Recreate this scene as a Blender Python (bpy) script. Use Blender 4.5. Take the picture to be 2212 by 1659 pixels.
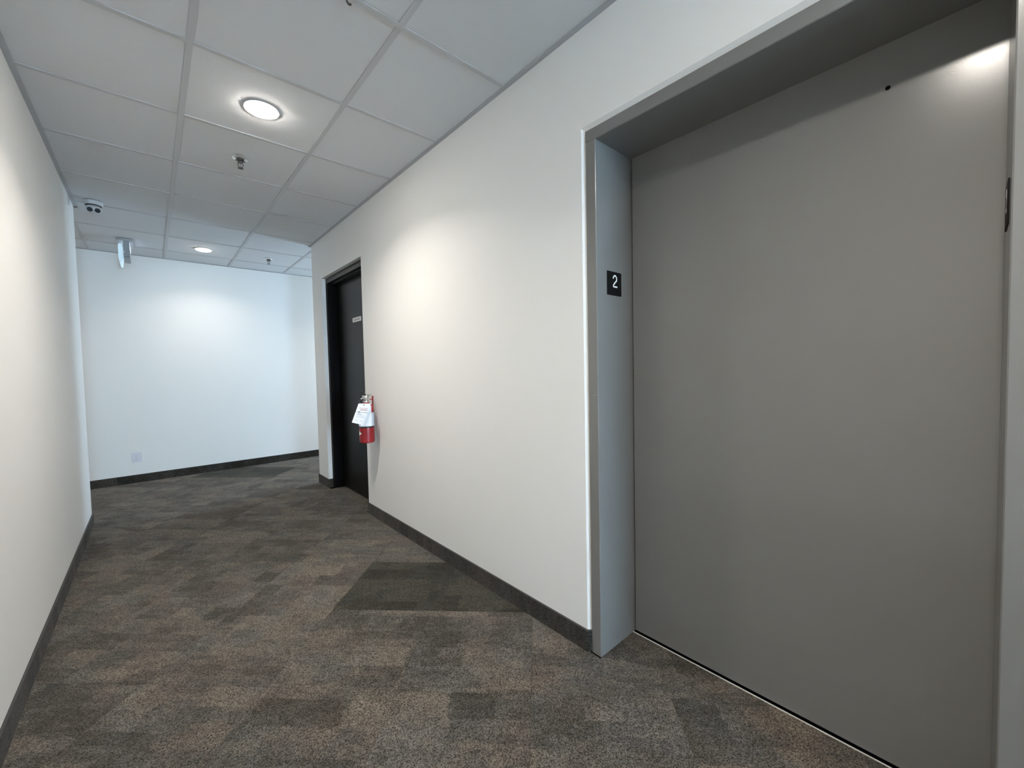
import bpy, math, random
from mathutils import Vector, Matrix
random.seed(7)
sc = bpy.context.scene
for o in list(bpy.data.objects): bpy.data.objects.remove(o)
col = sc.collection

# ------------------------------------------------------------------ camera
H = 1.1932
yaw, pitch, roll = 0.725209, -0.038732, -0.0204455
f = Vector((math.sin(yaw)*math.cos(pitch), math.cos(yaw)*math.cos(pitch), math.sin(pitch)))
r0 = Vector((math.cos(yaw), -math.sin(yaw), 0)); u0 = r0.cross(f)
r = math.cos(roll)*r0 + math.sin(roll)*u0
u = -math.sin(roll)*r0 + math.cos(roll)*u0
cd = bpy.data.cameras.new('camera'); cam = bpy.data.objects.new('camera', cd); col.objects.link(cam)
cam.matrix_world = Matrix(((r.x, u.x, -f.x, 0), (r.y, u.y, -f.y, 0), (r.z, u.z, -f.z, H), (0, 0, 0, 1)))
cd.sensor_width = 36; cd.lens = 878.884/2212*36; cd.clip_start = 0.02
sc.camera = cam

# ------------------------------------------------------------------ light / exposure
sc.view_settings.view_transform = 'Standard'; sc.view_settings.look = 'None'
sc.view_settings.gamma = 1; sc.view_settings.use_curve_mapping = False
sc.view_settings.exposure = 0.13
LAMP_W = 14.5; LAMP_COL = (1.0, 0.925, 0.83); LAMP_SPREAD = 135
SKY_COL = (0.55, 0.765, 1.0); SKY = 54.0; LENS = 150
w = bpy.data.worlds.new('world'); sc.world = w; w.use_nodes = True
bg = w.node_tree.nodes['Background']; bg.inputs[0].default_value = (*SKY_COL, 1); bg.inputs[1].default_value = SKY

sc.cycles.sample_clamp_indirect = 30

# ------------------------------------------------------------------ helpers
class MB:
    def __init__(s): s.v = []; s.f = []
    def add(s, vs, fs):
        n = len(s.v); s.v += [tuple(p) for p in vs]; s.f += [tuple(i+n for i in q) for q in fs]; return s
    def box(s, x0, x1, y0, y1, z0, z1):
        vs = [(x, y, z) for z in (z0, z1) for y in (y0, y1) for x in (x0, x1)]
        return s.add(vs, [(0,2,3,1), (4,5,7,6), (0,1,5,4), (2,6,7,3), (0,4,6,2), (1,3,7,5)])
    def prism(s, pts, z0, z1):
        n = len(pts); vs = [(x, y, z0) for x, y in pts] + [(x, y, z1) for x, y in pts]
        return s.add(vs, [tuple(range(n))[::-1], tuple(range(n, 2*n))] + [(i, (i+1) % n, n+(i+1) % n, n+i) for i in range(n)])
    def prism_x(s, pts, x0, x1):   # pts in (y,z)
        n = len(pts); vs = [(x0, y, z) for y, z in pts] + [(x1, y, z) for y, z in pts]
        return s.add(vs, [tuple(range(n)), tuple(range(n, 2*n))[::-1]] + [(i, n+i, n+(i+1) % n, (i+1) % n) for i in range(n)])
    def lathe(s, prof, n=32, c=(0, 0, 0)):   # prof [(r,z)]
        vs = []; fs = []
        for rr, z in prof:
            for k in range(n):
                a = 2*math.pi*k/n; vs.append((c[0]+rr*math.cos(a), c[1]+rr*math.sin(a), c[2]+z))
        m = len(prof)
        for i in range(m-1):
            for k in range(n):
                a, b = i*n+k, i*n+(k+1) % n; fs.append((a, b, b+n, a+n))
        fs.append(tuple(range(n))[::-1]); fs.append(tuple(range((m-1)*n, m*n)))
        return s.add(vs, fs)
    def tube(s, pts, rad, n=10):
        P = [Vector(p) for p in pts]; rings = []
        R = rad if isinstance(rad, (list, tuple)) else [rad]*len(P)
        prev = None
        for i, p in enumerate(P):
            d = ((P[i]-P[i-1]).normalized() if i else Vector()) + ((P[i+1]-P[i]).normalized() if i < len(P)-1 else Vector())
            d.normalize()
            if prev is None:
                a = Vector((0, 0, 1)) if abs(d.z) < .9 else Vector((1, 0, 0)); a = (a-d*a.dot(d)).normalized()
            else: a = (prev-d*prev.dot(d)).normalized()
            prev = a; b = d.cross(a)
            rings.append([p+R[i]*(math.cos(2*math.pi*k/n)*a+math.sin(2*math.pi*k/n)*b) for k in range(n)])
        vs = [q for g in rings for q in g]; m = len(P); fs = []
        for i in range(m-1):
            for k in range(n):
                a, b = i*n+k, i*n+(k+1) % n; fs.append((a, b, b+n, a+n))
        fs.append(tuple(range(n))[::-1]); fs.append(tuple(range((m-1)*n, m*n)))
        return s.add(vs, fs)
    def build(s, name, m, parent=None, smooth=False, bevel=0, loc=None):
        me = bpy.data.meshes.new(name); me.from_pydata(s.v, [], s.f); me.update()
        import bmesh
        b = bmesh.new(); b.from_mesh(me); bmesh.ops.recalc_face_normals(b, faces=b.faces)
        if bevel: bmesh.ops.bevel(b, geom=list(b.edges), offset=bevel, segments=2, affect='EDGES', clamp_overlap=True)
        b.to_mesh(me); b.free()
        if smooth:
            for p in me.polygons: p.use_smooth = True
            me.set_sharp_from_angle(angle=math.radians(38))
        if m: me.materials.append(m)
        o = bpy.data.objects.new(name, me); col.objects.link(o)
        if parent: o.parent = parent
        if loc: o.location = loc
        return o

def tag(o, label=None, cat=None, group=None, kind=None):
    if label: o['label'] = label
    if cat: o['category'] = cat
    if group: o['group'] = group
    if kind: o['kind'] = kind
    return o
def empty(name, loc, label, cat, group=None, kind=None, rz=0):
    o = bpy.data.objects.new(name, None); col.objects.link(o); o.location = loc; o.rotation_euler = (0, 0, rz)
    o.empty_display_size = .05
    return tag(o, label, cat, group, kind)
def struct(name, mb, m, label, cat, **k): return tag(mb.build(name, m, **k), label, cat, kind='structure')
def copy_tree(o, parent=None):
    c = o.copy(); col.objects.link(c)
    if parent: c.parent = parent
    for ch in [x for x in bpy.data.objects if x.parent == o]: copy_tree(ch, c)
    return c

# ------------------------------------------------------------------ materials
def mat(name, color, rough=.5, metal=0, spec=.5, emit=None, es=0, bump=None, var=0):
    m = bpy.data.materials.new(name); m.use_nodes = True; nt = m.node_tree; b = nt.nodes['Principled BSDF']
    b.inputs['Base Color'].default_value = (*color, 1); b.inputs['Roughness'].default_value = rough
    b.inputs['Metallic'].default_value = metal; b.inputs['Specular IOR Level'].default_value = spec
    if emit: b.inputs['Emission Color'].default_value = (*emit, 1); b.inputs['Emission Strength'].default_value = es
    if var or bump:
        tc = nt.nodes.new('ShaderNodeTexCoord')
    if var:
        n = nt.nodes.new('ShaderNodeTexNoise'); n.inputs['Scale'].default_value = 3; n.inputs['Detail'].default_value = 5
        nt.links.new(tc.outputs['Object'], n.inputs['Vector'])
        mr = nt.nodes.new('ShaderNodeMapRange'); mr.inputs['To Min'].default_value = 1-var; mr.inputs['To Max'].default_value = 1+var
        nt.links.new(n.outputs['Fac'], mr.inputs['Value'])
        mx = nt.nodes.new('ShaderNodeVectorMath'); mx.operation = 'SCALE'; mx.inputs[0].default_value = color
        nt.links.new(mr.outputs[0], mx.inputs['Scale']); nt.links.new(mx.outputs[0], b.inputs['Base Color'])
    if bump:
        sc_, st, di = bump
        n = nt.nodes.new('ShaderNodeTexNoise'); n.inputs['Scale'].default_value = sc_; n.inputs['Detail'].default_value = 3
        nt.links.new(tc.outputs['Object'], n.inputs['Vector'])
        bp = nt.nodes.new('ShaderNodeBump'); bp.inputs['Strength'].default_value = st; bp.inputs['Distance'].default_value = di
        nt.links.new(n.outputs['Fac'], bp.inputs['Height']); nt.links.new(bp.outputs[0], b.inputs['Normal'])
    return m
M_wall = mat('wall_paint', (.80, .787, .757), .55, spec=.3, bump=(220, .12, .001), var=.012)
M_tile = mat('ceiling_tile_fibre', (.66, .66, .66), .95, spec=.1, bump=(420, .6, .0015), var=.02)
M_tee = mat('ceiling_tee_metal', (.50, .50, .50), .45, spec=.4, var=.01)
M_angle = mat('wall_angle_metal', (.43, .43, .44), .5, spec=.4, var=.01)
M_grey = mat('elevator_grey_paint', (.192, .191, .180), .21, spec=.5, bump=(260, .10, .0006), var=.02)
M_black = mat('black_door_paint', (.006, .006, .0065), .38, spec=.22, bump=(150, .08, .0006), var=.05)
M_blackj = mat('black_frame_paint', (.003, .003, .0035), .5, spec=.10, bump=(150, .08, .0006), var=.05)
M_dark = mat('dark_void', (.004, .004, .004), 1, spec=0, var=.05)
M_alu = mat('aluminium_sill', (.62, .61, .58), .32, metal=1, bump=(300, .1, .0005))
M_sill = mat('pale_sill_edge', (.85, .84, .81), .35, metal=.25, var=.03)
M_chrome = mat('chrome', (.55, .54, .52), .22, metal=1, var=.05)
M_dchrome = mat('dull_metal', (.12, .12, .12), .4, metal=.8, var=.1)
M_esc = mat('escutcheon_satin', (.85, .84, .82), .3, metal=.8, var=.02)
M_white = mat('white_plastic', (.78, .78, .78), .4, var=.01)
M_whiteg = mat('white_enamel', (.52, .52, .52), .45, var=.01)
M_plate = mat('pale_grey_plate', (.68, .67, .70), .35, var=.01)
M_slot = mat('outlet_slot', (.10, .10, .11), .6, var=.02)
M_sign = mat('black_sign_plastic', (.004, .004, .004), .6, spec=.15, var=.05)
M_num = mat('white_numeral', (.92, .92, .90), .5, var=.01)
M_signw = mat('white_sign_plate', (.76, .75, .73), .4, var=.01)
M_ink = mat('grey_ink', (.24, .23, .23), .7, var=.05)
M_inkp = mat('pink_ink', (.62, .45, .46), .7, var=.05)
M_red = mat('red_enamel', (.33, .012, .018), .25, var=.05)
M_rub = mat('black_rubber', (.012, .012, .012), .5, var=.05)
M_paper = mat('white_card', (.85, .86, .88), .6, var=.01)
M_label = mat('white_sticker', (.60, .64, .70), .4, var=.02)
M_lens = mat('camera_lens_glass', (.004, .004, .005), .4, spec=.15, var=.02)
M_sgrey = mat('sign_housing_grey', (.28, .30, .31), .4, var=.03)
M_glow = mat('sign_glow_panel', (.5, .6, .65), .3, emit=(.62, .85, 1.0), es=.42, var=.1)
M_glow2 = mat('sign_side_glow', (.5, .6, .65), .3, emit=(.70, .80, 1.0), es=1.3, var=.1)
M_lamp = mat('lamp_lens', (.9, .9, .9), .4, emit=(1, .945, .865), es=LENS, var=.01)
M_lamp2 = mat('lamp_lens_far', (.9, .9, .9), .4, emit=(1, .945, .865), es=LENS*.42, var=.01)
M_winf = mat('window_frame_white', (.7, .7, .7), .4, var=.01)

def glass_mat():
    m = bpy.data.materials.new('window_glass'); m.use_nodes = True; nt = m.node_tree; nt.nodes.clear()
    o = nt.nodes.new('ShaderNodeOutputMaterial'); t = nt.nodes.new('ShaderNodeBsdfTransparent'); g = nt.nodes.new('ShaderNodeBsdfGlossy')
    t.inputs[0].default_value = (.92, .96, .97, 1); g.inputs['Roughness'].default_value = .02
    fr = nt.nodes.new('ShaderNodeFresnel'); mx = nt.nodes.new('ShaderNodeMixShader')
    nt.links.new(fr.outputs[0], mx.inputs[0]); nt.links.new(t.outputs[0], mx.inputs[1]); nt.links.new(g.outputs[0], mx.inputs[2])
    nt.links.new(mx.outputs[0], o.inputs[0]); return m
M_glass = glass_mat()

def carpet_mat(name, gain, tint=(1, 1, 1), per_object=True, contrast=1.0):
    m = bpy.data.materials.new(name); m.use_nodes = True; nt = m.node_tree; N = nt.nodes; L = nt.links
    b = N['Principled BSDF']; b.inputs['Roughness'].default_value = 1; b.inputs['Specular IOR Level'].default_value = .05
    b.inputs['Sheen Weight'].default_value = .10; b.inputs['Sheen Roughness'].default_value = .45
    tc = N.new('ShaderNodeTexCoord'); oi = N.new('ShaderNodeObjectInfo')
    sc1 = N.new('ShaderNodeVectorMath'); sc1.operation = 'SCALE'; sc1.inputs[0].default_value = (37.3, 91.7, 13.1)
    L.new(oi.outputs['Random'], sc1.inputs['Scale'])
    if not per_object: sc1.inputs[0].default_value = (0, 0, 0)
    P = N.new('ShaderNodeVectorMath'); P.operation = 'ADD'; L.new(tc.outputs['Object'], P.inputs[0]); L.new(sc1.outputs[0], P.inputs[1])
    # ragged edges of the patches
    nz = N.new('ShaderNodeTexNoise'); nz.inputs['Scale'].default_value = 45; nz.inputs['Detail'].default_value = 3; L.new(P.outputs[0], nz.inputs['Vector'])
    ns = N.new('ShaderNodeVectorMath'); ns.operation = 'SUBTRACT'; L.new(nz.outputs['Color'], ns.inputs[0]); ns.inputs[1].default_value = (.5, .5, .5)
    nm = N.new('ShaderNodeVectorMath'); nm.operation = 'MULTIPLY'; L.new(ns.outputs[0], nm.inputs[0]); nm.inputs[1].default_value = (.034, .014, 0)
    PD = N.new('ShaderNodeVectorMath'); PD.operation = 'ADD'; L.new(P.outputs[0], PD.inputs[0]); L.new(nm.outputs[0], PD.inputs[1])
    def brick(wd, ht, off):
        t = N.new('ShaderNodeTexBrick'); t.inputs['Color1'].default_value = (0, 0, 0, 1); t.inputs['Color2'].default_value = (1, 1, 1, 1)
        t.inputs['Scale'].default_value = 1; t.inputs['Mortar Size'].default_value = 0; t.inputs['Brick Width'].default_value = wd
        t.inputs['Row Height'].default_value = ht; t.offset = off; t.squash = .7; t.squash_frequency = 3
        L.new(PD.outputs[0], t.inputs['Vector']); return t
    b1 = brick(.24, .11, .37); b2 = brick(.13, .055, .45); b3 = brick(.5, .19, .3)
    def mth(op, a, c):
        n = N.new('ShaderNodeMath'); n.operation = op
        for i, x in enumerate((a, c)):
            if isinstance(x, (int, float)): n.inputs[i].default_value = x
            else: L.new(x, n.inputs[i])
        return n.outputs[0]
    v = mth('ADD', mth('MULTIPLY', b1.outputs['Color'], .45), mth('ADD', mth('MULTIPLY', b2.outputs['Color'], .25), mth('MULTIPLY', b3.outputs['Color'], .30)))
    # streaky heather
    mp = N.new('ShaderNodeMapping'); mp.inputs['Scale'].default_value = (14, 42, 14); L.new(P.outputs[0], mp.inputs[0])
    st = N.new('ShaderNodeTexNoise'); st.inputs['Scale'].default_value = 1; st.inputs['Detail'].default_value = 4; L.new(mp.outputs[0], st.inputs['Vector'])
    v = mth('ADD', v, mth('MULTIPLY', mth('SUBTRACT', st.outputs['Fac'], .5), .75))
    cr = N.new('ShaderNodeValToRGB'); L.new(v, cr.inputs[0]); e = cr.color_ramp.elements
    cols = [(.12, (.052, .047, .039)), (.32, (.068, .062, .052)), (.44, (.080, .073, .065)), (.54, (.095, .085, .073)), (.68, (.111, .098, .083)), (.88, (.132, .115, .097))]
    while len(e) < len(cols): e.new(.5)
    for k, (p_, c_) in enumerate(cols): e[k].position = p_; e[k].color = (*c_, 1)
    # hue drift between brown, olive and blue-grey
    hz = N.new('ShaderNodeTexNoise'); hz.inputs['Scale'].default_value = 5.5; hz.inputs['Detail'].default_value = 2; L.new(PD.outputs[0], hz.inputs['Vector'])
    hr = N.new('ShaderNodeValToRGB'); L.new(hz.outputs['Fac'], hr.inputs[0]); he = hr.color_ramp.elements
    he[0].position = .34; he[0].color = (.95, 1.0, 1.04, 1); he[1].position = .66; he[1].color = (1.04, .99, .95, 1); q = he.new(.5); q.color = (1, 1, .97, 1)
    m1 = N.new('ShaderNodeVectorMath'); m1.operation = 'MULTIPLY'; L.new(cr.outputs[0], m1.inputs[0]); L.new(hr.outputs[0], m1.inputs[1])
    # loops of the pile
    pz = N.new('ShaderNodeTexVoronoi'); pz.inputs['Scale'].default_value = 330; L.new(P.outputs[0], pz.inputs['Vector'])
    sp = N.new('ShaderNodeSeparateColor'); L.new(pz.outputs['Color'], sp.inputs[0])
    pm = N.new('ShaderNodeMapRange'); pm.inputs['To Min'].default_value = .22*gain; pm.inputs['To Max'].default_value = 1.95*gain; L.new(sp.outputs[0], pm.inputs['Value'])
    m2 = N.new('ShaderNodeVectorMath'); m2.operation = 'SCALE'; L.new(m1.outputs[0], m2.inputs[0]); L.new(pm.outputs[0], m2.inputs['Scale'])
    m3 = N.new('ShaderNodeVectorMath'); m3.operation = 'MULTIPLY'; L.new(m2.outputs[0], m3.inputs[0]); m3.inputs[1].default_value = tint
    L.new(m3.outputs[0], b.inputs['Base Color'])
    bp = N.new('ShaderNodeBump'); bp.inputs['Strength'].default_value = .8; bp.inputs['Distance'].default_value = .003; bp.invert = True
    L.new(pz.outputs['Distance'], bp.inputs['Height']); L.new(bp.outputs[0], b.inputs['Normal'])
    return m
M_carpet = carpet_mat('carpet_tile_mixed', 1.0)
M_carpetD = carpet_mat('carpet_tile_dark', .44, (.97, 1.02, .92))
M_base = carpet_mat('carpet_base_strip', .50, (1, 1, 1.02), per_object=False)
M_bind = mat('carpet_binding', (.045, .045, .045), .8, bump=(300, .4, .002), var=.1)

# ------------------------------------------------------------------ plan (metres)
XL, XR = -.401, 1.329          # corridor walls
YB, YC, YF = -6.5, 4.68, 6.173  # back end, corridor mouth, far wall of cross passage
HX0, HX1 = -2.6, 4.2           # cross passage ends
ZC = 2.53; HB = .09; T = .30
REGIONS = [(XL, XR, YB, YC), (HX0, HX1, YC, YF), (XR, 1.5712, -.050, .988), (XR, 1.48, 3.40, 4.315)]

# floor
fl = MB().box(HX0-.1, HX1+.1, YB-.1, YF+.1, -.12, -.008)
floor = struct('floor', fl, M_dark, 'patterned grey-brown carpet tile floor laid diagonally', 'floor')
def clip(poly, x0, x1, y0, y1):
    def cut(P, a, c, s):
        out = []
        for i in range(len(P)):
            p, q = P[i-1], P[i]; dp, dq = s*(p[a]-c), s*(q[a]-c)
            if (dp >= 0) != (dq >= 0):
                t = dp/(dp-dq); out.append((p[0]+t*(q[0]-p[0]), p[1]+t*(q[1]-p[1])))
            if dq >= 0: out.append(q)
        return out
    for a, c, s in ((0, x0, 1), (0, x1, -1), (1, y0, 1), (1, y1, -1)):
        if poly: poly = cut(poly, a, c, s)
    return poly
A0 = (.638, 2.11); q = math.sqrt(.5); S = .5
DARK = {(0, 0), (0, 1), (5, -5), (5, -6)}
def area(P): return abs(sum(P[i-1][0]*P[i][1]-P[i][0]*P[i-1][1] for i in range(len(P))))/2
for i in range(-26, 20):
    for j in range(-20, 26):
        g = .0003
        cor = [(g, g), (S-g, g), (S-g, S-g), (g, S-g)]
        ox, oy = A0[0]+(i+j)*S*q, A0[1]+(i-j)*S*q
        W = [(ox+(a+b)*q, oy+(a-b)*q) for a, b in cor]
        mb = MB()
        cx, cy = ox+S*q, oy
        # local frame: x along the (1,-1) side, y along the (1,1) side
        for R_ in REGIONS:
            P = clip(W, *R_)
            if len(P) > 2 and area(P) > 2e-4:
                loc = [((x-cx)*q-(y-cy)*q, (x-cx)*q+(y-cy)*q) for x, y in P]
                if sum(loc[k-1][0]*loc[k][1]-loc[k][0]*loc[k-1][1] for k in range(len(loc))) < 0: loc = loc[::-1]
                n = len(loc)
                mx_, my_ = sum(p[0] for p in loc)/n, sum(p[1] for p in loc)/n
                top = [(mx_+(p[0]-mx_)*.9985, my_+(p[1]-my_)*.9985) for p in loc]
                vs = [(x, y, -.008) for x, y in loc]+[(x, y, -.0016) for x, y in loc]+[(x, y, 0) for x, y in top]
                fs = [(a, (a+1) % n, n+(a+1) % n, n+a) for a in range(n)]+[(n+a, n+(a+1) % n, 2*n+(a+1) % n, 2*n+a) for a in range(n)]+[tuple(range(2*n, 3*n))]
                mb.add(vs, fs)
        if mb.f:
            d = (i, j) in DARK
            o = mb.build('carpet_tile', M_carpetD if d else M_carpet, floor)
            o.location = (cx, cy, 0); o.rotation_euler = (0, 0, -math.pi/4)
            if d: o['label'] = 'dark olive carpet tile'

# ceiling
ceil = struct('ceiling', MB().box(HX0-.1, HX1+.1, YB-.1, YF+.1, ZC+.05, ZC+.15), M_tile, 'suspended ceiling of square white tiles in a metal grid', 'ceiling')
xs = [.1714+.61*k for k in range(-6, 9)]; ys = [1.4963+.61*k for k in range(-14, 10)]
CR = [(XL, XR, YB, YC), (HX0, HX1, YC, YF)]
for a in range(len(xs)-1):
    for b in range(len(ys)-1):
        mb = MB(); cx, cy = (xs[a]+xs[a+1])/2, (ys[b]+ys[b+1])/2
        for x0, x1, y0, y1 in CR:
            l, r_, bo, t = max(xs[a]+.003, x0), min(xs[a+1]-.003, x1), max(ys[b]+.003, y0), min(ys[b+1]-.003, y1)
            if r_-l > .03 and t-bo > .03:
                mb.box(l-cx, r_-cx, bo-cy, t-cy, 0, .015)
        if mb.f: mb.build('ceiling_tile', M_tile, ceil, loc=(cx, cy, ZC+.003+random.uniform(0, .0012)))
for x in xs:
    for x0, x1, y0, y1 in CR:
        if x0+.02 < x < x1-.02:
            yy0 = y0
            MB().box(-.012, .012, yy0-YB, y1-YB, 0, .0028).box(-.001, .001, yy0-YB, y1-YB, .0028, .03).build('main_tee', M_tee, ceil, loc=(x, YB, ZC))
for y in ys:
    for x0, x1, y0, y1 in CR:
        if y0+.02 < y < y1-.02:
            cuts = [x0]+[x for x in xs if x0+.02 < x < x1-.02]+[x1]
            for a, b in zip(cuts[:-1], cuts[1:]):
                L_ = b-a-.024
                MB().box(-L_/2, L_/2, -.012, .012, .0002, .0028).build('cross_tee', M_tee, ceil, loc=((a+b)/2, y, ZC))
an = .022
for n_, (x0, x1, y0, y1) in enumerate([(XL, XL+an, YB, YC+an), (XR-an, XR, YB, YC+an), (HX0, XL+an, YC, YC+an), (XR-an, HX1, YC, YC+an), (HX0, HX1, YF-an, YF), (XL, XR, YB, YB+an)]):
    MB().box(x0, x1, y0, y1, ZC-.001, ZC+.0022).build('wall_angle', M_angle, ceil)

# walls
ZT = ZC+.05
def wall(name, mb, label): return struct(name, mb, M_wall, label, 'wall')
wall('wall_left', MB().box(XL-.12, XL, YB, YC, 0, ZT).box(HX0, XL-.12, YC-.12, YC, 0, ZT), 'long white corridor wall on the left')
E0, E1, EZ = -.114, 1.052, 2.1465      # elevator opening in the wall
D0, D1, DZ = 3.344, 4.375, 2.139      # black door opening
mb = MB()
for a, b in ((YB, E0), (E1, D0), (D1, YC)): mb.box(XR, XR+T, a, b, 0, ZT)
mb.box(XR, XR+T, E0, E1, EZ, ZT).box(XR, XR+T, D0, D1, DZ, ZT)
wall('wall_right', mb, 'cream-lit white corridor wall around the elevator and the black door')
wall('wall_far', MB().box(HX0, HX1, YF, YF+.12, 0, ZT), 'white far wall washed by bluish daylight')
wall('wall_south', MB().box(XR+T, HX1, YC-.12, YC, 0, ZT), 'white wall of the side passage around the right corner')
wall('wall_west', MB().box(HX0-.12, HX0, YC-.12, YF, 0, ZT), 'white end wall of the side passage on the left')
WB = (-.22, 1.15, .08, 2.25)   # back window x0,x1,z0,z1
mb = MB()
mb.box(XL, WB[0], YB-.12, YB, 0, ZT).box(WB[1], XR, YB-.12, YB, 0, ZT).box(WB[0], WB[1], YB-.12, YB, 0, WB[2]).box(WB[0], WB[1], YB-.12, YB, WB[3], ZT)
wall('wall_back', mb, 'white end wall behind the camera with a window')
WE = (5.05, 5.75, .80, 1.75)
mb = MB()
mb.box(HX1, HX1+.12, YC-.12, WE[0], 0, ZT).box(HX1, HX1+.12, WE[1], YF, 0, ZT).box(HX1, HX1+.12, WE[0], WE[1], 0, WE[2]).box(HX1, HX1+.12, WE[0], WE[1], WE[3], ZT)
wall('wall_east', mb, 'white end wall of the side passage with a small window')
def window(name, x0, x1, y0, y1, z0, z1, label):
    e = empty(name, ((x0+x1)/2, (y0+y1)/2, z0), label, 'window', kind='structure')
    dx, dy, hz = (x1-x0)/2, (y1-y0)/2, z1-z0; t = .05
    m = MB()
    if dy < dx:
        m.box(-dx, -dx+t, -dy, dy, 0, hz).box(dx-t, dx, -dy, dy, 0, hz).box(-dx+t, dx-t, -dy, dy, 0, t).box(-dx+t, dx-t, -dy, dy, hz-t, hz)
        g = MB().box(-dx+t, dx-t, -.003, .003, t, hz-t)
    else:
        m.box(-dx, dx, -dy, -dy+t, 0, hz).box(-dx, dx, dy-t, dy, 0, hz).box(-dx, dx, -dy+t, dy-t, 0, t).box(-dx, dx, -dy+t, dy-t, hz-t, hz)
        g = MB().box(-.003, .003, -dy+t, dy-t, t, hz-t)
    m.build('window_frame', M_winf, e); g.build('pane', M_glass, e)
window('window_1', WB[0], WB[1], YB-.10, YB-.04, WB[2], WB[3], 'window at the near end of the corridor')
window('window_2', HX1+.04, HX1+.10, WE[0], WE[1], WE[2], WE[3], 'small window at the end of the side passage')
for nm, loc, rot, sx, sy in (('portal_back', ((WB[0]+WB[1])/2, YB-.14, (WB[2]+WB[3])/2), (-math.pi/2, 0, 0), WB[1]-WB[0], WB[3]-WB[2]),
                             ('portal_east', (HX1+.14, (WE[0]+WE[1])/2, (WE[2]+WE[3])/2), (0, math.pi/2, 0), WE[3]-WE[2], WE[1]-WE[0])):
    ld = bpy.data.lights.new(nm, 'AREA'); ld.shape = 'RECTANGLE'; ld.size = sx; ld.size_y = sy; ld.cycles.is_portal = True
    o = bpy.data.objects.new(nm, ld); col.objects.link(o); o.location = loc; o.rotation_euler = rot

# drywall corner beads round the two openings (slanted)
def bead(name, y0, y1, z1, depth, inset, label):
    mb = MB()
    g = .0
    def tri_v(y, s):   # wall edge at y, bead narrows the opening towards s
        mb.prism([(XR, y), (XR+depth, y+s*inset), (XR+depth+.03, y+s*inset), (XR+depth+.03, y)], HB, z1)
    tri_v(y1, -1); tri_v(y0, 1)
    n = [(XR, z1), (XR+depth, z1-inset), (XR+depth+.03, z1-inset), (XR+depth+.03, z1)]
    vs = [(x, y0, z) for x, z in n]+[(x, y1, z) for x, z in n]
    mb.add(vs, [(0, 1, 2, 3), (7, 6, 5, 4)]+[(i, 4+i, 4+(i+1) % 4, (i+1) % 4) for i in range(4)])
    return struct(name, mb, M_wall, label, 'trim')
bead('trim_1', E0, E1, EZ, .016, .0165, 'white drywall corner bead round the elevator opening')
# baseboards
J1g, J0g = .988+.0472, -.050-.0472
def base(name, boxes, label, extra=()):
    mb = MB()
    for b in boxes: mb.box(*b, 0, HB-.004)
    for p in extra: mb.prism(p, 0, HB-.004)
    o = struct(name, mb, M_base, label, 'baseboard')
    m2 = MB()
    for b in boxes: m2.box(*b, HB-.004, HB)
    for p in extra: m2.prism(p, HB-.004, HB)
    m2.build('binding_edge', M_bind, o)
t = .009; dxr = 1.368
base('baseboard_left', [(XL, XL+t, YB, YC+t), (HX0, XL, YC, YC+t)], 'dark carpet base strip along the left wall')
base('baseboard_right', [(XR-t, XR, YB, E0), (XR-t, XR, E1, D0), (XR-t, XR, D1, YC+t), (XR, HX1, YC, YC+t), (XR, dxr, D1-t, D1), (XR, dxr, D0, D0+t)], 'dark carpet base strip along the elevator wall', extra=[[(XR-t, E1), (XR-t, E1-.003), (XR+.006, J1g), (XR+.03, J1g), (XR+.03, E1)], [(XR-t, E0), (XR-t, E0+.003), (XR+.006, J0g), (XR+.03, J0g), (XR+.03, E0)]])
base('baseboard_far', [(HX0, HX1, YF-t, YF)], 'dark carpet base strip along the far wall')
base('baseboard_back', [(XL, XR, YB, YB+t)], 'dark carpet base strip at the near end')

# ------------------------------------------------------------------ elevator (door_1)
el = empty('door_1', (1.335, .4715, 0), 'wide grey painted elevator entrance with a single plain door', 'door', kind='structure')
ex, ey = 1.335, .4715
J0, J1, JZ = -.050, .988, 2.083; DX = 1.585
def local(mb, ox, oy, oz=0): mb.v = [(x-ox, y-oy, z-oz) for x, y, z in mb.v]; return mb
def jamb(y, s):
    mb = MB(); fo = y+s*.047    # face outer edge
    pts = [(ex+.0025, y), (ex, y+s*.0025), (ex, fo-s*.002), (ex+.002, fo), (ex+.05, fo), (ex+.05, y+s*.02), (1.60, y+s*.02), (1.60, y)]
    return local(mb.prism(pts, 0, JZ), ex, ey)
jamb(J1, 1).build('jamb', M_grey, el); jamb(J0, -1).build('jamb', M_grey, el)
hp = [(ex+.0025, JZ), (ex, JZ+.0025), (ex, JZ+.045), (ex+.002, JZ+.047), (ex+.05, JZ+.047), (ex+.05, JZ+.02), (1.60, JZ+.02), (1.60, JZ)]
y0, y1 = J0-.047, J1+.047
vs = [(x, y0, z) for x, z in hp]+[(x, y1, z) for x, z in hp]; n = 8
local(MB().add(vs, [tuple(range(n)), tuple(range(n, 2*n))[::-1]]+[(i, n+i, n+(i+1) % n, (i+1) % n) for i in range(n)]), ex, ey).build('head', M_grey, el)
# joint line in the left jamb face
local(MB().box(ex-.0004, ex+.0006, J1+.004, J1+.026, 1.0775, 1.0795), ex, ey).build('face_joint', M_ink, el)
pan = MB().box(DX, DX+.03, J0-.02, J1-.006, .007, JZ+.03)
local(pan, ex, ey).build('door_panel', M_grey, el)
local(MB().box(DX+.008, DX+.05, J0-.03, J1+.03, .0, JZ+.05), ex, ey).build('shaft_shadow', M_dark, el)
local(MB().box(1.5712, 1.5745, J0, J1, -.006, .0025), ex, ey).build('sill', M_sill, el)
local(MB().box(1.5745, 1.62, J0, J1, -.0075, -.005), ex, ey).build('running_gap', M_dark, el)
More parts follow.
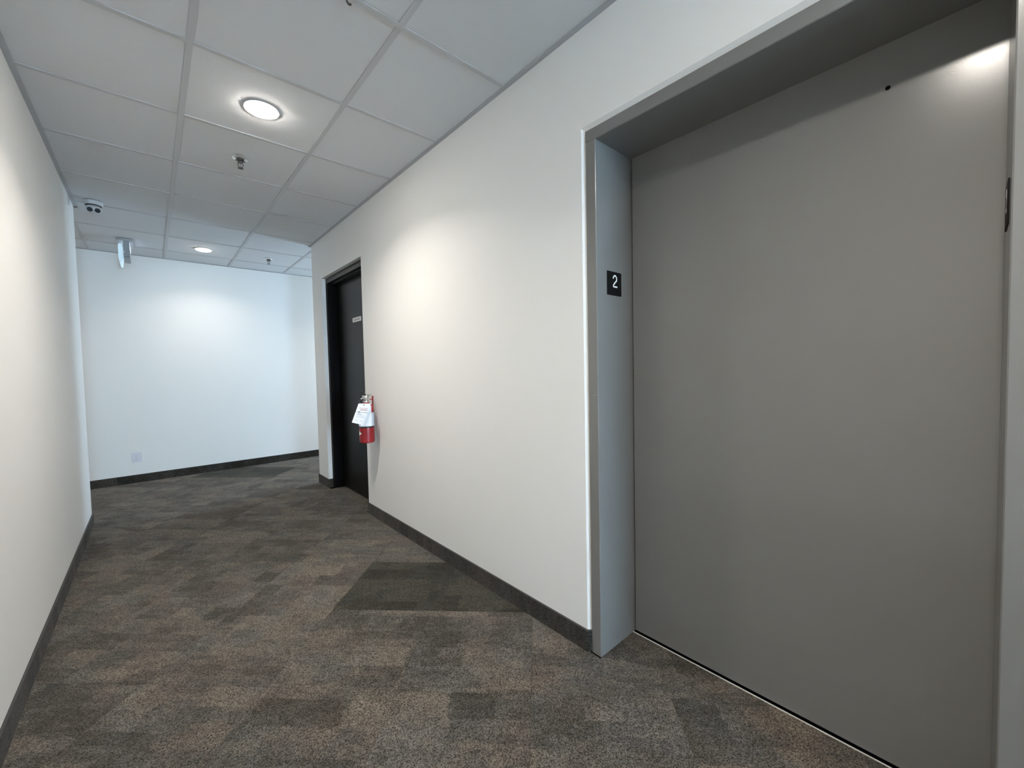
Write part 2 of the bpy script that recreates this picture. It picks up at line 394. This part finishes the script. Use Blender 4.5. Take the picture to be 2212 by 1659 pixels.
# round key escutcheon high on the door: ring and black hole
def disc_x(x0, x1, ri, ro, y, z, n=24):
    vs = []; fs = []
    for x, rr in ((x1, ro), (x0, ro), (x0, ri), (x1, ri)):
        for k in range(n):
            a = 2*math.pi*k/n; vs.append((x, y+rr*math.cos(a), z+rr*math.sin(a)))
    for i in range(4):
        for k in range(n):
            a, b = i*n+k, i*n+(k+1) % n; c_, d_ = ((i+1) % 4)*n+(k+1) % n, ((i+1) % 4)*n+k; fs.append((a, b, c_, d_))
    return MB().add(vs, fs)
kr = local(disc_x(DX-.0012, DX+.002, .0058, .0068, .167, 1.960), ex, ey).build('key_escutcheon', M_grey, el, smooth=True)
local(disc_x(DX-.0006, DX+.002, .0001, .0058, .167, 1.960), ex, ey).build('keyhole', M_dark, kr)

# floor number plaques on both jambs
def plaque(y, s, label):
    # plate lies on the jamb plane y, faces -s*y
    w_, h_ = .10, .097; cx, cz = 1.4525, 1.5345
    e = empty('floor_sign', (cx, y, cz-h_/2), label, 'sign', rz=0 if s > 0 else math.pi)
    MB().box(-w_/2, w_/2, -.0028, 0, 0, h_).build('plate', M_sign, e, bevel=.001)
    P = [(.041, .273), (.0445, .205), (.0530, .158), (.0615, .205), (.0655, .290), (.0625, .375), (.0510, .475), (.0430, .560), (.0415, .628), (.0475, .633), (.0670, .633)]
    # smooth
    Q = [Vector((p[0]-w_/2, 0, h_*(1-p[1]))) for p in P]
    out = []
    for i in range(len(Q)-1):
        a, b, c, d = Q[max(i-1, 0)], Q[i], Q[i+1], Q[min(i+2, len(Q)-1)]
        if i >= 8: out.append(b); continue
        for k in range(5):
            t_ = k/5; out.append(.5*((2*b)+(c-a)*t_+(2*a-5*b+4*c-d)*t_*t_+(-a+3*b-3*c+d)*t_**3))
    out.append(Q[-1])
    rad = .0032; L_, R_ = [], []
    for i, p in enumerate(out):
        d = (out[min(i+1, len(out)-1)]-out[max(i-1, 0)]).normalized(); nn = Vector((-d.z, 0, d.x))*rad
        L_.append(p+nn); R_.append(p-nn)
    d0 = (out[0]-out[1]).normalized(); d1 = (out[-1]-out[-2]).normalized()
    def cap(c, d, st):
        nn = Vector((-d.z, 0, d.x)); return [c+rad*(math.cos(a)*nn+math.sin(a)*d) for a in [math.pi*k/6 for k in range(7)]]
    m_ = len(out); V = [(p.x, yy, p.z) for yy in (-.0031, -.0026) for p in L_+R_]
    nmb = MB().add(V, [(k, k+1, m_+k+1, m_+k) for k in range(m_-1)]+[(2*m_+k, 3*m_+k, 3*m_+k+1, 2*m_+k+1) for k in range(m_-1)]
                   +[(k, 2*m_+k, 2*m_+k+1, k+1) for k in range(m_-1)]+[(m_+k, m_+k+1, 3*m_+k+1, 3*m_+k) for k in range(m_-1)])
    for c_, d_ in ((out[0], d0), (out[-1], d1)):
        C_ = cap(c_, d_, 0); k_ = len(C_)
        nmb.add([(p.x, yy, p.z) for yy in (-.0031, -.0026) for p in C_], [tuple(range(k_)), tuple(range(k_, 2*k_))[::-1]]+[(k, k+1, k_+k+1, k_+k) for k in range(k_-1)])
    nmb.build('numeral', M_num, e)
plaque(J1, 1, 'black square plaque with white numeral 2 on the left elevator jamb')
plaque(J0, -1, 'black plaque seen edge-on at the right edge of the elevator opening')

# ------------------------------------------------------------------ black door (door_2)
dx0, dyc = 1.368, 3.857
dr = empty('door_2', (dx0, dyc, 0), 'black painted door recessed deep in a black steel frame', 'door', kind='structure')
F0, F1, FZ = D0, D1, DZ
I0, I1, IZ = F0+.052, F1-.052, FZ-.052      # inside of the frame
def fjamb(yo, yi, s):
    pts = [(dx0, yo), (dx0, yi), (dx0+.036, yi), (dx0+.036, yi+s*.016), (dx0+.086, yi+s*.016), (dx0+.086, yi), (dx0+.15, yi), (dx0+.15, yo)]
    return local(MB().prism(pts, 0, FZ-.052), dx0, dyc)
fjamb(F1, I1, -1).build('jamb', M_blackj, dr); fjamb(F0, I0, 1).build('jamb', M_blackj, dr)
hp = [(dx0, FZ), (dx0, IZ), (dx0+.036, IZ), (dx0+.036, IZ-.016), (dx0+.086, IZ-.016), (dx0+.086, IZ), (dx0+.15, IZ), (dx0+.15, FZ)]
vs = [(x, F0, z) for x, z in hp]+[(x, F1, z) for x, z in hp]
local(MB().add(vs, [tuple(range(n)), tuple(range(n, 2*n))[::-1]]+[(i, n+i, n+(i+1) % n, (i+1) % n) for i in range(n)]), dx0, dyc).build('head', M_black, dr)
lf = MB().box(dx0+.093, dx0+.133, I0+.003, I1-.003, .008, IZ-.003)
leaf = local(lf, dx0, dyc).build('door_leaf', M_black, dr, bevel=.0015)
# lever handle on the near stile
hb = MB().lathe([(.026, 0), (.026, .008), (.010, .010), (.010, .045)], 20)
hb.v = [(-z, y, x) for x, y, z in hb.v]; hb.v = [(x+.093, y-.40, z+1.0) for x, y, z in hb.v]
hb.tube([(.053, -.40, 1.0), (.049, -.38, 1.0), (.049, -.29, 1.0)], [.009, .009, .008])
h_ = hb.build('lever_handle', M_dchrome, leaf, smooth=True)
struct('trim_2', MB().box(1.47, 1.5025, I0, I1, 0, .006), M_alu, 'low metal threshold under the black door', 'trim')
# sign on the door
dxs = dx0+.093
ds = empty('door_sign', (dxs, 3.81, 1.6785), 'small white name plate on the black door', 'sign')
sg = []
ww, hh, rr = .103, .0205, .008
for cx_, cy_, a0 in ((ww-rr, hh-rr, 0), (-ww+rr, hh-rr, 90), (-ww+rr, -hh+rr, 180), (ww-rr, -hh+rr, 270)):
    for k in range(5): a = math.radians(a0+22.5*k); sg.append((cx_+rr*math.cos(a), cy_+rr*math.sin(a)))
MB().prism_x(sg, -.004, 0).build('plate', M_signw, ds)
tm = MB(); yy = .070; rnd = random.Random(3)
while yy > -.070:
    ln = rnd.choice((.007, .009, .010)); tm.box(-.0046, -.0038, yy-ln, yy, -.0075, .0065+rnd.uniform(-.001, .001)); yy -= ln+.004
tm.build('lettering', mat('sign_lettering', (.33, .32, .31), .6, var=.05), ds)

# ------------------------------------------------------------------ downlights
def downlight(x, y, label, k=1.0):   # k: relative output of the fitting
    e = empty('downlight', (x, y, ZC), label, 'ceiling light', group=None)
    MB().lathe([(.080, 0), (.079, -.002), (.067, -.0035), (.066, -.0035), (.066, -.002)], 40).build('trim_ring', M_whiteg, e, smooth=True)
    MB().lathe([(.0655, -.003), (.064, -.007), (.052, -.012), (.03, -.015), (.0005, -.016)], 40).build('lens', M_lamp if k == 1 else M_lamp2, e, smooth=True)
    ld = bpy.data.lights.new('downlight_glow', 'AREA'); ld.shape = 'DISK'; ld.size = .12; ld.energy = LAMP_W*k; ld.color = LAMP_COL
    ld.spread = math.radians(LAMP_SPREAD)
    o = bpy.data.objects.new('downlight_glow', ld); col.objects.link(o); o.parent = e; o.location = (0, 0, -.0215)
    return e
downlight(.476, 2.411, 'round bright downlight in the ceiling tile nearest the viewer')
downlight(.476, 5.475, 'round bright downlight farther off, close to the far wall', .4)
downlight(-1.964, 5.475, 'added fill downlight, unseen in the side passage round the left corner', .45)  # added out of view: neutral fill for passage ceiling, far wall and floor
downlight(2.916, 5.475, 'added fill downlight, unseen in the side passage round the right corner', .9)  # added out of view to brighten the floor beyond the corner
downlight(.476, -.029, 'round downlight overhead beside the elevator')
downlight(.476, -2.47, 'round downlight overhead in the corridor behind the viewer')
downlight(.476, -5.52, 'round downlight near the near-end window')

# ------------------------------------------------------------------ sprinklers
def sprinkler(x, y, label):
    e = empty('fire_sprinkler', (x, y, ZC), label, 'sprinkler')
    MB().lathe([(.043, .0), (.043, -.003), (.034, -.008), (.026, -.0085), (.022, -.004)], 28).build('escutcheon', M_esc, e, smooth=True)
    b = MB().lathe([(.020, 0), (.020, -.018), (.013, -.022), (.013, -.030)], 16)
    b.tube([(.012, 0, -.028), (.014, 0, -.040), (.010, 0, -.052), (.003, 0, -.060)], .0022, 8)
    b.tube([(-.012, 0, -.028), (-.014, 0, -.040), (-.010, 0, -.052), (-.003, 0, -.060)], .0022, 8)
    b.box(-.026, .026, -.004, .004, -.020, -.014)
    b.build('sprinkler_body', M_dchrome, e, smooth=True)
    MB().tube([(0, 0, -.030), (0, 0, -.056)], .0028, 8).build('glass_bulb', M_chrome, e, smooth=True)
    MB().lathe([(.003, -.058), (.015, -.061), (.016, -.063), (.004, -.066)], 16).build('deflector', M_dchrome, e, smooth=True)
    return e
sprinkler(.470, 3.030, 'chrome fire sprinkler just behind the nearest downlight')
sprinkler(1.085, 5.470, 'small fire sprinkler right of the farther downlight')
# small dark hook on the cross tee at the top of the picture
hk = MB().tube([(0, 0, 0), (0, 0, -.022), (.004, -.006, -.034), (.010, -.012, -.036)], .0035, 8)
tag(hk.build('ceiling_hook', M_dchrome, smooth=True, loc=(.575, 1.492, ZC)), 'small dark metal hook hanging from a ceiling grid bar', 'hook')

# ------------------------------------------------------------------ dome camera
sc_e = empty('security_camera', (-.275, 4.47, ZC), 'white twin-lens security camera on the ceiling by the left wall corner', 'camera')
MB().lathe([(.054, 0), (.054, -.022), (.050, -.030), (.040, -.032)], 32).build('base', M_whiteg, sc_e, smooth=True)
MB().lathe([(.0465, -.030), (.0465, -.0335)], 32).build('seam_ring', M_rub, sc_e, smooth=True)
ball = MB(); prof = []
for k in range(13):
    a = math.pi*k/12; prof.append((max(.046*math.sin(a), .0005), -.056+.034*math.cos(a)))
ball.lathe(prof, 32).build('ball', M_whiteg, sc_e, smooth=True)
vd = Vector((.275-.0, -4.47, H-ZC+.045)).normalized(); sd = Vector((-vd.y, vd.x, 0)).normalized()*-1; ud = sd.cross(vd)
for sgn, m_ in ((-1, M_lens), (1, M_lens)):
    c = Vector((0, 0, -.052))+sd*(-sgn*.020)*-1
    d = (vd+.35*sd*sgn).normalized()
    p0 = Vector((0, 0, -.062))+vd*.020+sd*sgn*.0205
    ln = MB().tube([p0, p0+vd*.026], .0165, 20).build('lens', m_, sc_e, smooth=True)
    MB().tube([p0-vd*.002, p0+vd*.0235], .0185, 20).build('lens_barrel', M_whiteg, sc_e, smooth=True)

# ------------------------------------------------------------------ exit sign seen end-on
ex_e = empty('exit_sign', (-.137, 5.60, ZC), 'glowing edge-lit sign seen end-on, hanging from the ceiling before the far wall', 'sign')
def xl(mb): return local(mb, -.137, 5.60, ZC)
xl(MB().box(-.198, -.076, 5.47, 5.73, 2.505, ZC)).build('canopy', M_angle, ex_e, bevel=.004)
xl(MB().box(-.150, -.104, 5.46, 5.74, 2.345, 2.505)).build('housing', M_sgrey, ex_e, bevel=.003)
pz = [(-.186, 2.455), (-.182, 2.468), (-.170, 2.474), (-.158, 2.470), (-.154, 2.45), (-.158, 2.36), (-.164, 2.30), (-.178, 2.295), (-.186, 2.33)]
n = len(pz); vs = [(x, y, z) for y in (5.45, 5.75) for x, z in pz]
xl(MB().add(vs, [tuple(range(n)), tuple(range(n, 2*n))[::-1]]+[(i, n+i, n+(i+1) % n, (i+1) % n) for i in range(n)])).build('glow_panel', M_glow, ex_e)
xl(MB().tube([(-.152, 5.452, 2.48), (-.152, 5.46, 2.48)], .006, 10)).build('screw', M_white, ex_e)
xl(MB().tube([(-.145, 5.452, 2.395), (-.145, 5.46, 2.395)], .005, 10)).build('screw', M_white, ex_e)
xl(MB().box(-.1038, -.1025, 5.48, 5.72, 2.44, 2.495)).build('side_light', M_glow2, ex_e)
xl(MB().box(-.1515, -.1502, 5.48, 5.72, 2.476, 2.502)).build('side_light', M_glow2, ex_e)

# ------------------------------------------------------------------ wall outlet
oe = empty('wall_outlet', (-.157, YF, .283), 'pale electrical outlet low on the far wall', 'outlet')
MB().box(-.043, .043, -.007, 0, -.055, .055).build('plate', M_plate, oe, bevel=.003)
fc = MB().box(-.018, .018, -.009, -.006, -.034, .034).build('receptacle', M_plate, oe, bevel=.001)
for zc in (.017, -.017):
    MB().box(-.0085, -.0060, -.0095, -.0085, zc-.004, zc+.006).box(.0060, .0085, -.0095, -.0085, zc-.004, zc+.006).box(-.0022, .0022, -.0095, -.0085, zc-.013, zc-.009).build('slot', M_slot, fc)

# ------------------------------------------------------------------ fire extinguisher
fx, fy = 1.240, 3.112
fe = empty('fire_extinguisher', (fx, fy, .640), 'red fire extinguisher hung on the wall beside the black door', 'fire extinguisher')
Rb = .056
prof = [(.020, .004), (.048, .0), (Rb, .008), (Rb, .255), (.054, .270), (.046, .288), (.032, .303), (.018, .312), (.016, .322)]
MB().lathe(prof, 40).build('cylinder', M_red, fe, smooth=True)
def wrap(z0, z1, a0, a1, rr=Rb+.0006, n=20):
    vs = []; fs = []
    for k in range(n+1):
        a = math.radians(a0+(a1-a0)*k/n)
        for z in (z0, z1): vs.append((rr*math.cos(a), rr*math.sin(a), z))
        for z in (z0, z1): vs.append(((rr-.0005)*math.cos(a), (rr-.0005)*math.sin(a), z))
    for k in range(n):
        i = 4*k; fs += [(i, i+4, i+5, i+1), (i+2, i+3, i+7, i+6), (i+1, i+5, i+7, i+3), (i, i+2, i+6, i+4)]
    return MB().add(vs, fs)
wrap(.130, .235, 120, 330).build('instruction_label', M_label, fe, smooth=True)
wrap(.118, .1295, 120, 345).build('label_band', M_rub, fe, smooth=True)
# white triangle printed on the red band
tv = []; a1, a2 = math.radians(168), math.radians(208); R2 = Rb+.0008
K = 6; tf = []
for k in range(K+1):
    t_ = k/K; a = a1+(a2-a1)*t_; hz = .018*(1-t_)+.0002
    tv += [(R2*math.cos(a), R2*math.sin(a), .076-hz), (R2*math.cos(a), R2*math.sin(a), .076+hz), ((R2-.0006)*math.cos(a), (R2-.0006)*math.sin(a), .076-hz), ((R2-.0006)*math.cos(a), (R2-.0006)*math.sin(a), .076+hz)]
for k in range(K):
    i = 4*k; tf += [(i, i+4, i+5, i+1), (i+2, i+3, i+7, i+6), (i+1, i+5, i+7, i+3), (i, i+2, i+6, i+4)]
MB().add(tv, tf).build('triangle_mark', M_signw, fe)
vb = MB().lathe([(.024, .312), (.024, .326), (.016, .330), (.016, .346), (.021, .349), (.021, .364)], 20)
vb.box(-.022, .022, -.013, .013, .338, .366)
val = vb.build('valve', M_chrome, fe, smooth=True)
# carry handle (below) and squeeze lever (above), both reaching out from the wall
MB().tube([(.048, 0, .372), (.020, 0, .362), (-.010, 0, .352), (-.040, 0, .338)], [.005, .007, .008, .006], 10).build('carry_handle', M_chrome, fe, smooth=True)
MB().box(.0, .045, -.009, .009, .368, .374).build('lever_bracket', M_chrome, fe, bevel=.001)
MB().tube([(-.004, 0, .366), (-.012, 0, .378), (-.026, 0, .398), (-.034, 0, .402)], [.007, .0085, .0085, .006], 10).build('squeeze_lever', M_rub, fe, smooth=True)
gg = MB().lathe([(.014, 0), (.014, .010), (.012, .012)], 20); gg.v = [(y, -z, x) for x, y, z in gg.v]; gg.v = [(x, y-.012, z+.342) for x, y, z in gg.v]
gg.build('pressure_gauge', M_chrome, fe, smooth=True)
MB().tube([(-.012, .0, .345), (-.026, .008, .346), (-.040, .012, .334), (-.048, .014, .305), (-.056, .014, .275)], .008, 10).build('nozzle_hose', M_rub, fe, smooth=True)
# wall bracket holding it
br = MB().box(-.004, 0, -.013, .013, .08, .29)
br.prism([(-.050, -.050), (-.046, -.054), (.0, -.006), (.0, .006)], .262, .268)
tag(br.build('wall_bracket', M_red, bevel=.001, loc=(XR, 3.195, .705)), 'red metal wall bracket behind the fire extinguisher', 'bracket')

# two paper tags tied to the valve
def card(name, pts, m_, label, th=.0008, bands=(), cat='tag'):
    P = [Vector(p) for p in pts]; nrm = (P[1]-P[0]).cross(P[3]-P[0]).normalized(); 
    if nrm.y > 0: nrm = -nrm
    c = P[0]
    e = MB().add([p-c for p in P]+[p-c-nrm*th for p in P], [(0, 1, 2, 3), (7, 6, 5, 4), (0, 4, 5, 1), (1, 5, 6, 2), (2, 6, 7, 3), (3, 7, 4, 0)]).build(name, m_, loc=c)
    tag(e, label, cat)
    for (u0_, u1_, v0_, v1_, mm, nm) in bands:
        def at(a, b): return (P[0]*(1-a)*(1-b)+P[1]*a*(1-b)+P[2]*a*b+P[3]*(1-a)*b)-c+nrm*.0004
        Q = [at(u0_, v0_), at(u1_, v0_), at(u1_, v1_), at(u0_, v1_)]
        MB().add(Q+[p-nrm*.0005 for p in Q], [(0, 1, 2, 3), (7, 6, 5, 4), (0, 4, 5, 1), (1, 5, 6, 2), (2, 6, 7, 3), (3, 7, 4, 0)]).build(nm, mm, e)
    return e
TAG_A = [(1.1493, 3.0261, 0.9532), (1.2311, 2.9936, 0.9499), (1.1724, 3.0169, 0.7902), (1.1017, 3.0451, 0.8154)]
TAG_B = [(1.191, 3.0316, 0.9352), (1.2399, 3.0121, 0.9325), (1.2384, 3.0127, 0.7764), (1.165, 3.0419, 0.78)]
card('inspection_tag', TAG_A, M_paper, 'printed white card tag hanging tilted in front of the fire extinguisher',
     bands=[(.10, .22, .04, .09, M_signw, 'eyelet'), (.42, .54, .05, .10, M_ink, 'eyelet'), (.18, .88, .22, .25, M_inkp, 'printed_line'), (.30, .90, .28, .35, M_inkp, 'printed_line'), (.0, 1.0, .425, .445, M_ink, 'wire_tie'), (.22, .36, .40, .47, M_ink, 'seal'),
            (.20, .55, .52, .545, M_ink, 'printed_line'), (.16, .88, .57, .595, M_plate, 'printed_line'), (.16, .88, .62, .645, M_plate, 'printed_line'), (.16, .88, .67, .70, M_plate, 'printed_line'), (.14, .48, .82, .86, M_plate, 'printed_line'), (.60, .85, .82, .86, M_plate, 'printed_line')])
card('paper_tag', TAG_B, M_paper, 'plain white tag hanging straight behind the printed one on the fire extinguisher')
